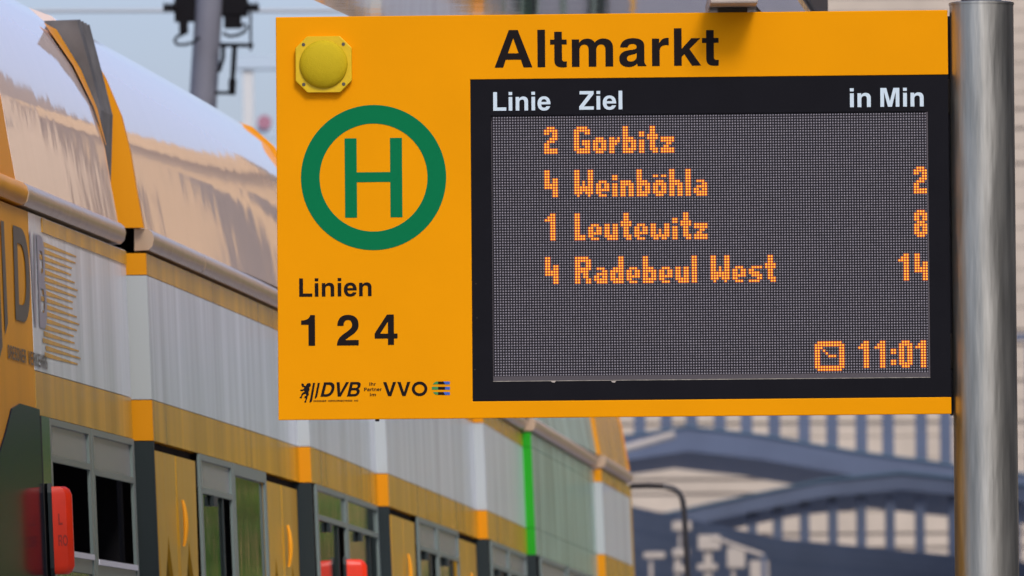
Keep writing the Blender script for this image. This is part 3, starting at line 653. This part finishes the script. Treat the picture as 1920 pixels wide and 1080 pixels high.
# --- doors: two leaves, glass cut to the pointed shape of a reflection, yellow grab handle on the seam
def door(x0, x1, leaves=2, dm=M_tyd):
    y0, y1 = yx(x0), yx(x1)
    root = tb(slab(MB(), y0, y1, BWIN - .022, BWIN - .002, -.02, .03), 'door', M_inside)
    w = (y1 - y0) / leaves
    for k in range(leaves):
        a, b = y0 + k * w + .012, y0 + (k + 1) * w - .012; zt, zb_ = BWIN - .024, -1.4
        m_ = (a + b) / 2; gl = [(a + .1 * w, zb_ + .25), (a + .1 * w, .30), (a + .2 * w, .47), (m_ - .06 * w, .60), (m_, .645), (m_ + .06 * w, .60), (b - .2 * w, .47), (b - .1 * w, .30), (b - .1 * w, zb_ + .25)]
        outer = [(a, zb_), (b, zb_), (b, zt), (a, zt)]
        mb = MB(); pts = outer + gl; n = len(pts)
        t = tessellate_polygon([[Vector((p[0], p[1], 0)) for p in outer], [Vector((p[0], p[1], 0)) for p in gl]])
        va = [T(y, z, -.006) for y, z in pts]; vb = [T(y, z, -.04) for y, z in pts]
        fs = [tuple(x) for x in t] + [tuple(n + i for i in x) for x in t] + [(i, (i + 1) % 4, n + (i + 1) % 4, n + i) for i in range(4)]
        g = len(gl); fs += [(4 + i, 4 + (i + 1) % g, n + 4 + (i + 1) % g, n + 4 + i) for i in range(g)]
        mb.add(va + vb, fs); leaf = tb(mb, 'door_leaf', dm, root)
        mb = MB(); tt = tessellate_polygon([[Vector((p[0], p[1], 0)) for p in gl]])
        mb.add([T(y, z, -.016) for y, z in gl], [tuple(x) for x in tt]); tb(mb, 'door_glass', M_glass, root)
    ym = y0 + w if leaves == 2 else y0 + .7 * w
    mb = MB(); pts = []; rr = []
    for i in range(11):
        t_ = i / 10; z = .745 - .125 * t_; pts.append(T(ym + .05, z, .002 + .008 * math.sin(math.pi * min(1, t_ + .02)) ** .6)); rr.append(.004 + .003 * math.sin(math.pi * t_))
    mb.tube(pts, rr, 10); tb(mb, 'grab_handle', M_handle, root, smooth='auto')
    return root
door(293, 370); door(499, 560); door(735, 780); door(859, 895)
pane('end_window', 1144, 1184, -.15, BWIN - .002, M_glass, -.004, .01)
# red signal housings mounted flush on the glossy body side
def red_box(x_s, z0, z1, wy, wx):
    yc = yx(x_s, (z0 + z1) / 2, .007) ; r = .014
    def rg(z, s_):
        h_ = wy / 2 * s_; w_ = wx * s_
        return [T(yc, z, .007) + Vector((a, b, 0)) for a, b in ((.010, -h_), (w_ - r, -h_), (w_, -h_ + r), (w_, h_ - r), (w_ - r, h_), (.010, h_))]
    mb = MB(); mb.loft([rg(z0, .72), rg(z0 + .006, .88), rg(z0 + .02, 1), rg(z1 - .02, 1), rg(z1 - .006, .9), rg(z1, .75)])
    o = tb(mb, 'signal_housing', M_red, smooth='auto')
    mb = MB(); hh = wy / 2 + .004
    mb.loft([[T(yc, z, .007) + Vector((a, b * k_, 0)) for a, b in ((0, -hh), (.0096, -hh), (.0096, hh), (0, hh))] for z, k_ in ((z0 - .006, .7), (z0 + .015, 1), (z1 - .015, 1), (z1 + .008, .7))])
    tb(mb, 'mounting_strip', M_tdark, o); return o, yc
o, yc = red_box(93, .497, .712, .06, .058)
for s_, u0, u1, za in (('L', .024, .034, .618), ('RO', .022, .045, .566)):
    flat(fit_text(s_, u0, u1, za, za + .027), lambda u, v: T(yc, v, .007) + Vector((u, -.0312, 0)) - TL, 'housing_marking', M_redd, o)
red_box(647, .43, .673, .07, .072)
# mirror arm at the far cab
mb = MB(); pts = [P(1184, 912, 50.5), P(1215, 911, 50.4), P(1245, 912, 50.3), P(1263, 916, 50.3), P(1274, 924, 50.3), P(1280, 938, 50.3), P(1283, 960, 50.3), P(1290, 1085, 50.3), P(1296, 1200, 50.3)]
mb.tube(pts, .0135, 8); tb(mb, 'mirror_arm', M_dark, smooth='auto')

# ================================================================== CATENARY MAST
MD = 60.0
mast = empty('catenary_mast', (0, 0, 0)); tag(mast, 'grey leaning overhead line mast with black insulators and cable loops behind the tram roof', 'mast')
b0 = P(372, 330, MD); dirv = (P(396, -60, MD) - P(372, 330, MD)); base = b0 - dirv * (b0.z / dirv.z); top = b0 + dirv * 1.6
mast.location = base
mr = (P(417, 40, MD) - P(367, 40, MD)).length / 2
def mp(x, y, dd=0.0): return P(x, y, MD + dd) - base
mb = MB(); mb.tube([Vector((0, 0, 0)), top - base], [mr * 1.3, mr * .98], 32); mb.build('shaft', M_mast, mast, smooth='auto')
def mbits(name, fn, m=M_black, smooth='auto'):
    mb = MB(); fn(mb); return mb.build(name, m, mast, smooth)
pxm = 20000 / MD
def blob(x0, x1, y0, y1, dd, th=.12):
    return lambda mb: mb.box(mp(x0, y0).x, mp(x1, y0).x, MD + dd - base.y - th / 2, MD + dd - base.y + th / 2, mp(x0, y1).z, mp(x0, y0).z)
mbits('clamp_block', blob(327, 366, -10, 40, -.1), smooth=False); mbits('clamp_block', blob(336, 352, 40, 62, -.1), smooth=False)
mbits('clamp_block', blob(416, 464, -10, 30, -.1), smooth=False); mbits('clamp_block', blob(420, 452, 28, 52, -.1), smooth=False)
mbits('insulator', lambda mb: [mb.tube([mp(306, 14, -.1), mp(330, 14, -.1)], .016, 10)] + [mb.tube([mp(x - 2, 14, -.1), mp(x + 2, 14, -.1)], [.03, .026], 12) for x in (309, 317, 325)])
mbits('insulator', lambda mb: [mb.tube([mp(460, 12, -.1), mp(486, 15, -.1)], .016, 10)] + [mb.tube([mp(x - 2, 13, -.1), mp(x + 2, 13, -.1)], [.03, .026], 12) for x in (467, 475, 482)])
mbits('cable_loop', lambda mb: mb.tube([mp(x, y, -.15) for x, y in ((352, 55), (345, 63), (333, 68), (327, 76), (331, 83), (345, 84), (362, 80), (374, 70))], .009, 8))
mbits('cable_loop', lambda mb: mb.tube([mp(x, y, -.15) for x, y in ((418, 62), (430, 68), (445, 66), (458, 60), (464, 50), (460, 44), (450, 50))], .009, 8))
mbits('drop_rod', lambda mb: mb.tube([mp(470, 20, -.1), mp(470, 95, -.1)], .007, 8)); mbits('drop_rod', lambda mb: mb.tube([mp(419, 80, -.1), mp(418, 110, -.1), mp(410, 135, -.1)], .012, 8))
mbits('bracket_arm', lambda mb: mb.tube([mp(412, 84, -.1), mp(475, 85, -.1)], .012, 8)); mbits('bracket_arm', lambda mb: mb.tube([mp(402, 174, -.1), mp(442, 174, -.1)], .010, 8))
mbits('tension_rod', lambda mb: mb.tube([mp(440, 84, -.1), mp(438, 120, -.1), mp(436, 148, -.1), mp(436, 149, -.1), mp(435, 178, -.1)], [.015, .015, .014, .022, .02], 10))
sw = MB(); sw.tube([P(-400, 21, 75), P(300, 20, 75), P(520, 20, 75), P(900, 19, 75)], .014, 8); tag(sw.build('span_wire', M_wire, smooth='auto'), 'pale horizontal span wire crossing the sky behind the mast', 'wire')
# far gantry beyond the mast, its colours paled to stand in for haze
gd = 150.0
gan = empty('signal_gantry', P(463, 118, gd).xy.to_3d()); tag(gan, 'haze-pale blurred gantry frame far off between mast and orange display', 'gantry')
gl_ = Vector(gan.location)
a, b = P(440, 112, gd), P(640, 122, gd)
MB().box(a.x - gl_.x, b.x - gl_.x, -.15, .15, P(500, 130, gd).z, P(500, 106, gd).z).build('crossbeam', M_far, gan)
for x0, x1 in ((455, 474), (600, 620)): MB().box(P(x0, 0, gd).x - gl_.x, P(x1, 0, gd).x - gl_.x, -.1, .1, 0, P(500, 131, gd).z).build('post', M_farpost, gan)
mb = MB(); c = P(497, 232, gd); mb.tube([Vector((c.x - gl_.x, -.35, c.z)), Vector((c.x - gl_.x, -.3, c.z))], .1, 20); mb.build('red_lamp', mat('far_red', (.35, .16, .2), .6), gan)
MB().box(P(478, 0, gd).x - gl_.x, P(516, 0, gd).x - gl_.x, -.3, -.2, P(500, 262, gd).z, P(500, 240, gd).z).build('lamp_board', M_far, gan)

# ================================================================== BACKGROUND ON THE RIGHT
# beige building clad in long boards
BD = 200.0
bx = P(1150, 540, BD).x
bld = empty('beige_building', (bx, BD, 0)); tag(bld, 'beige building with long horizontal cladding boards behind the blue steel roofs', 'building')
BWD, BHT = 13.0, 19.0
MB().box(0, BWD, 0.06, 14, 0, BHT).build('wall', M_stonedark, bld)
z = 0.3; i = 0
while z < BHT - .3:
    hgt = random.choice((.27, .3, .36, .41)); gap = random.choice((.015, .02, .05))
    MB().box(0, BWD, -random.random() * .02, 0.05, z, z + hgt - gap).build('cladding_board', M_stone, bld); z += hgt; i += 1
MB().box(-.1, BWD + .1, -.12, 14.1, BHT, BHT + .35).build('cornice', M_stone, bld)
for hx, hw_, hh_, hc, hl in ((8.5, 8, 14, (.55, .34, .13), 'warm sandstone house with arched upper windows beside the beige building'), (17, 7.2, 17.3, (.58, .42, .24), 'tall pale sandstone house beyond the arched one'),
        (24.6, 9, 13.4, (.42, .26, .10), 'low ochre brown house between two paler sandstone houses'), (34.2, 11, 16.6, (.55, .35, .15), 'last wide sandstone house of the row right of the stop')):
    m_ = mat('sandstone_%d' % hx, hc, .8, var=.2, vscale=.25)
    sst = empty('town_house', (hx, 125, 0)); tag(sst, hl, 'building', 'town houses right of the stop')
    MB().box(0, hw_, 0, 11, 0, hh_).build('wall', m_, sst); MB().box(-.1, hw_ + .1, -.5, 11.1, hh_, hh_ + .7).build('cornice', m_, sst)
    for k in range(int(hw_ // 2.4)):
        x0 = .3 + k * 2.4
        w = MB().box(x0, x0 + 1.9, -.05, -.025, 6.3, 8.9).build('window', M_winbl, sst)
        MB().box(x0 - .1, x0, -.12, -.022, 6.2, 9.0).build('window_frame', M_blue2, w); MB().box(x0 + 1.9, x0 + 2.0, -.12, -.022, 6.2, 9.0).build('window_frame', M_blue2, w)
        mb = MB(); mb.prism([(x0 + .3, 0, 10.2), (x0 + 1.6, 0, 10.2), (x0 + 1.6, 0, 12.4)] + [(x0 + .95 + .65 * math.cos(R(a_)), 0, 12.4 + .7 * math.sin(R(a_))) for a_ in range(20, 180, 20)] + [(x0 + .3, 0, 12.4)], (0, -.06, 0), (0, -.03, 0)); mb.build('arched_window', M_windark, sst)
        if hh_ > 16: MB().box(x0 + .4, x0 + 1.5, -.06, -.03, 13.9, 15.8).build('window', M_windark, sst)
        if hh_ > 19: MB().box(x0 + .4, x0 + 1.5, -.06, -.03, 17.0, 18.6).build('window', M_windark, sst)
# folded blue steel roofs
def folded(name, label, d, depth, pts, th_px, x_posts, post_y, m_f=M_blue):
    o = empty(name, P(1500, 540, d).xy.to_3d()); L = Vector(o.location); tag(o, label, 'canopy')
    q = [P(x, y, d) - L for x, y in pts]; tz = th_px * d / FPX
    mb = MB(); ring0 = [Vector((p.x, 0, p.z)) for p in q] + [Vector((p.x, 0, p.z - tz)) for p in reversed(q)]
    mb.loft([ring0, [v + Vector((0, .12, 0)) for v in ring0]]); mb.build('fascia', m_f, o)
    mb = MB(); ring = [Vector((p.x, .122, p.z - tz * .4)) for p in q] + [Vector((p.x, .122, p.z - tz * .4 - .06)) for p in reversed(q)]
    mb.loft([ring, [v + Vector((0, depth, 0)) for v in ring]]); mb.build('roof_plate', M_soffit, o)
    mb = MB(); r3 = [Vector((p.x, -.03, p.z + .03)) for p in q] + [Vector((p.x, -.03, p.z + .002)) for p in reversed(q)]
    mb.loft([r3, [v + Vector((0, .2, 0)) for v in r3]]); mb.build('flashing', M_teal, o)
    for x in x_posts:
        a = P(x - 8, post_y[0], d + .3)
        zt, zb_ = P(x, post_y[0], d).z, P(x, post_y[1](x) if callable(post_y[1]) else post_y[1], d).z
        MB().box(a.x - L.x, P(x + 9, 0, d + .3).x - L.x, .2, .28, zb_, zt).build('post', M_blue, o)
    return o, L, q
up = [(1040, 835), (1180, 818), (1290, 802), (1430, 818), (1600, 848), (1785, 873), (2100, 915)]
def up_y(x):
    for (a, b), (c, d_) in zip(up, up[1:]):
        if a <= x <= c: return b + (d_ - b) * (x - a) / (c - a) + 6
    return 880
oA, LA, qA = folded('folded_roof', 'upper blue steel folded roof with a row of railing posts on top', 158, 14.0, up, 44, [1195, 1245, 1292, 1345, 1395, 1447, 1503, 1555, 1610, 1660, 1722, 1768, 1825, 1878, 1930, 1985], (640, lambda x: up_y(x)))
MB().box(qA[0].x, qA[-1].x, .19, .27, P(1500, 640, 158).z, P(1500, 628, 158).z).build('hand_rail', M_blue, oA)
MB().box(P(1400, 0, 158).x - LA.x, qA[-1].x, .215, .24, P(1500, 800, 158).z, P(1500, 795, 158).z).build('mid_rail', M_stone, oA)
lowr = [(1040, 1005), (1190, 978), (1400, 932), (1540, 903), (1690, 888), (1785, 898), (2100, 930)]
oB, LB, qB = folded('folded_roof', 'lower blue steel folded roof above a row of short columns', 144, 13.0, lowr, 30, [], (0, 0))
for x in (1402, 1450, 1500, 1553, 1606, 1660, 1716, 1778, 1840, 1895, 1950):
    MB().box(P(x - 9, 0, 144.3).x - LB.x, P(x + 9, 0, 144.3).x - LB.x, .15, .35, P(x, 1080, 144).z, P(x, 928, 144).z).build('column', M_blue, oB)
# louvred blue screen wall below
ld = 142.0
lv = empty('louvre_screen', P(1500, 540, ld).xy.to_3d()); tag(lv, 'blue grey screen wall of horizontal slats under the lower folded roof', 'screen wall'); LV = Vector(lv.location)
def scr(x): return 975 + (x - 1300) * (.22 if x < 1460 else 0) + (160 * .22 + (x - 1460) * .095 if x >= 1460 else 0)
xsc = [1040, 1180, 1300, 1460, 1620, 1785, 2100]
for k in range(30):
    mb = MB(); ring = []
    dz = .092
    top_ = [P(x, scr(x), ld) - LV for x in xsc]
    ra = [Vector((p.x, 0, p.z - k * dz * 1.0)) for p in top_] + [Vector((p.x, 0.03, p.z - (k + .82) * dz)) for p in reversed(top_)]
    mb.loft([ra, [v + Vector((0, .03, 0)) for v in ra]]); mb.build('slat', M_blue if k % 3 else M_blue2, lv)
top_ = [P(x, scr(x), ld) - LV for x in xsc]
ra = [Vector((p.x, .1, p.z - .02)) for p in top_] + [Vector((p.x, .1, -0.02)) for p in reversed(top_)]
mb = MB(); mb.loft([ra, [v + Vector((0, .1, 0)) for v in ra]]); mb.build('backing', M_blue2, lv)
# pale lamp posts and boards in front of the screen
def tpost(name, label, cat, xc, ytop, w, arms, d=132.0):
    o = empty(name, P(xc, 540, d).xy.to_3d()); L = Vector(o.location); tag(o, label, cat)
    hw_ = w / 2 * d / FPX
    MB().box(-hw_, hw_, -.04, .04, 0, P(xc, ytop, d).z).build('post', M_pale, o, bevel=.01)
    for (xa, xb, ya, yb_) in arms:
        MB().box(P(xa, 0, d).x - L.x, P(xb, 0, d).x - L.x, -.09, -.042, P(xc, yb_, d).z, P(xc, ya, d).z).build('head', M_pale, o, bevel=.012)
tpost('lamp_post', 'pale post with a blocky head in front of the blue slat screen', 'post', 1323, 1005, 16, [(1300, 1342, 1004, 1032), (1298, 1336, 1058, 1070)])
tpost('lamp_post', 'slim pale post with cross boards beside the black mirror arm', 'post', 1266, 1032, 12, [(1252, 1284, 1030, 1044), (1254, 1280, 1062, 1074)])
tpost('notice_board', 'small pale round-cornered board on a post in front of the slats', 'sign', 1370, 1040, 8, [(1354, 1388, 1028, 1066)])
tpost('notice_board', 'lowest pale board on a post before the blue slats', 'sign', 1414, 1060, 8, [(1397, 1432, 1052, 1090)])
tpost('notice_board', 'narrow pale board lying low beside the tram end', 'sign', 1216, 1050, 7, [(1198, 1238, 1036, 1048)])
tpost('notice_board', 'short pale board just under the folded roof edge', 'sign', 1270, 985, 5, [(1252, 1288, 978, 996)], 135)
o = empty('barrier_boom', P(1390, 1020, 130).xy.to_3d()); tag(o, 'pale sloping barrier boom beside the blocky lamp head', 'barrier'); L = Vector(o.location)
mb = MB(); mb.tube([P(1336, 1008, 130) - L, P(1432, 1042, 130) - L], .025, 8); mb.build('boom', M_pale, o); mb = MB(); mb.tube([P(1432, 1040, 130) - L, Vector(((P(1432, 1040, 130) - L).x, 0, 0))], .03, 8); mb.build('stand', M_blue2, o)
o = MB(); o.tube([P(1150, 848, 156), P(1265, 815, 156)], .06, 8); tag(o.build('steel_brace', M_pale, smooth='auto'), 'pale diagonal brace lying against the upper folded roof', 'brace')

# ------------------------------------------------------------------ trees standing right of the frame (mirrored in the tram windows)
def tree(x, y, h, rad, label, ml, seed):
    rnd = random.Random(seed); o = empty('street_tree', (x, y, 0)); tag(o, label, 'tree', 'street trees right of the stop')
    mb = MB(); mb.tube([(0, 0, 0), (.05, 0, h * .25), (-.05, .05, h * .5), (0, 0, h * .85)], [.16, .13, .09, .03], 10)
    tips = []
    for k in range(9):
        a = k * 2.4 + rnd.random(); z0 = h * (.3 + .05 * k); e = Vector((math.cos(a) * rad * .7, math.sin(a) * rad * .7, z0 + h * .2)); tips.append(e)
        mb.tube([(0, 0, z0), tuple(e * .5 + Vector((0, 0, z0 * .5))), tuple(e)], [.06, .04, .015], 6)
    mb.build('trunk', M_bark, o, smooth=True)
    mb = MB(); cl = [(Vector((rnd.uniform(-1, 1) * rad * .75, rnd.uniform(-1, 1) * rad * .75, h * rnd.uniform(.38, .95))), rnd.uniform(.25, .45) * rad) for _ in range(34)]
    for c, r in cl:
        for _ in range(150):
            v = Vector((rnd.gauss(0, 1), rnd.gauss(0, 1), rnd.gauss(0, 1))).normalized() * r * rnd.uniform(.55, 1.05); p = c + v
            s = rnd.uniform(.07, .13); n = Vector((rnd.gauss(0, 1), rnd.gauss(0, 1), rnd.gauss(0, 1) + .6)).normalized(); u_ = n.orthogonal().normalized(); w_ = n.cross(u_)
            mb.add([p - u_ * s, p - w_ * s * .6, p + u_ * s, p + w_ * s * .6], [(0, 1, 2, 3)])
    tag(mb.build('crown', ml, o, fix=False), kind='stuff')
for k, (tx, ty, th, tr, lb) in enumerate(((9.3, 109, 6.3, 2.0, 'dark green street tree before the corner of the town house row'), (12.1, 106, 6.8, 2.1, 'light green street tree before the town houses'),
        (15.1, 110, 6.3, 2.1, 'rounded dark green tree, third along the town houses'), (18.0, 106, 6.7, 2.1, 'bushy light green tree, fourth along the town houses'),
        (20.9, 109, 6.4, 2.1, 'dense dark green tree, fifth along the town houses'), (23.8, 107, 6.7, 2.1, 'last light green tree along the town houses'))):
    tree(tx, ty, th, tr, lb, M_leaf2 if k % 2 else M_leaf, k + 1)
# unseen street front added right of the platform to darken the pole's reflection
sb = empty('added_street_front', (17, 0, 0)); tag(sb, 'unseen brown plastered street front added to the right of the platform', 'building')
M_plast = mat('plaster_brown', (.24, .185, .13), .85, var=.15, vscale=.8)
MB().box(0, 10, -40, 62, 0, 13).build('wall', M_plast, sb); MB().box(-.3, 10.3, -40.2, 62.2, 13, 13.5).build('cornice', M_plast, sb)
for fl in range(3):
    for k in range(24):
        y0 = -38 + k * 4.1; MB().box(-.06, -.02, y0, y0 + 1.7, 2.0 + fl * 3.7, 4.3 + fl * 3.7).build('window', M_winbl, sb)
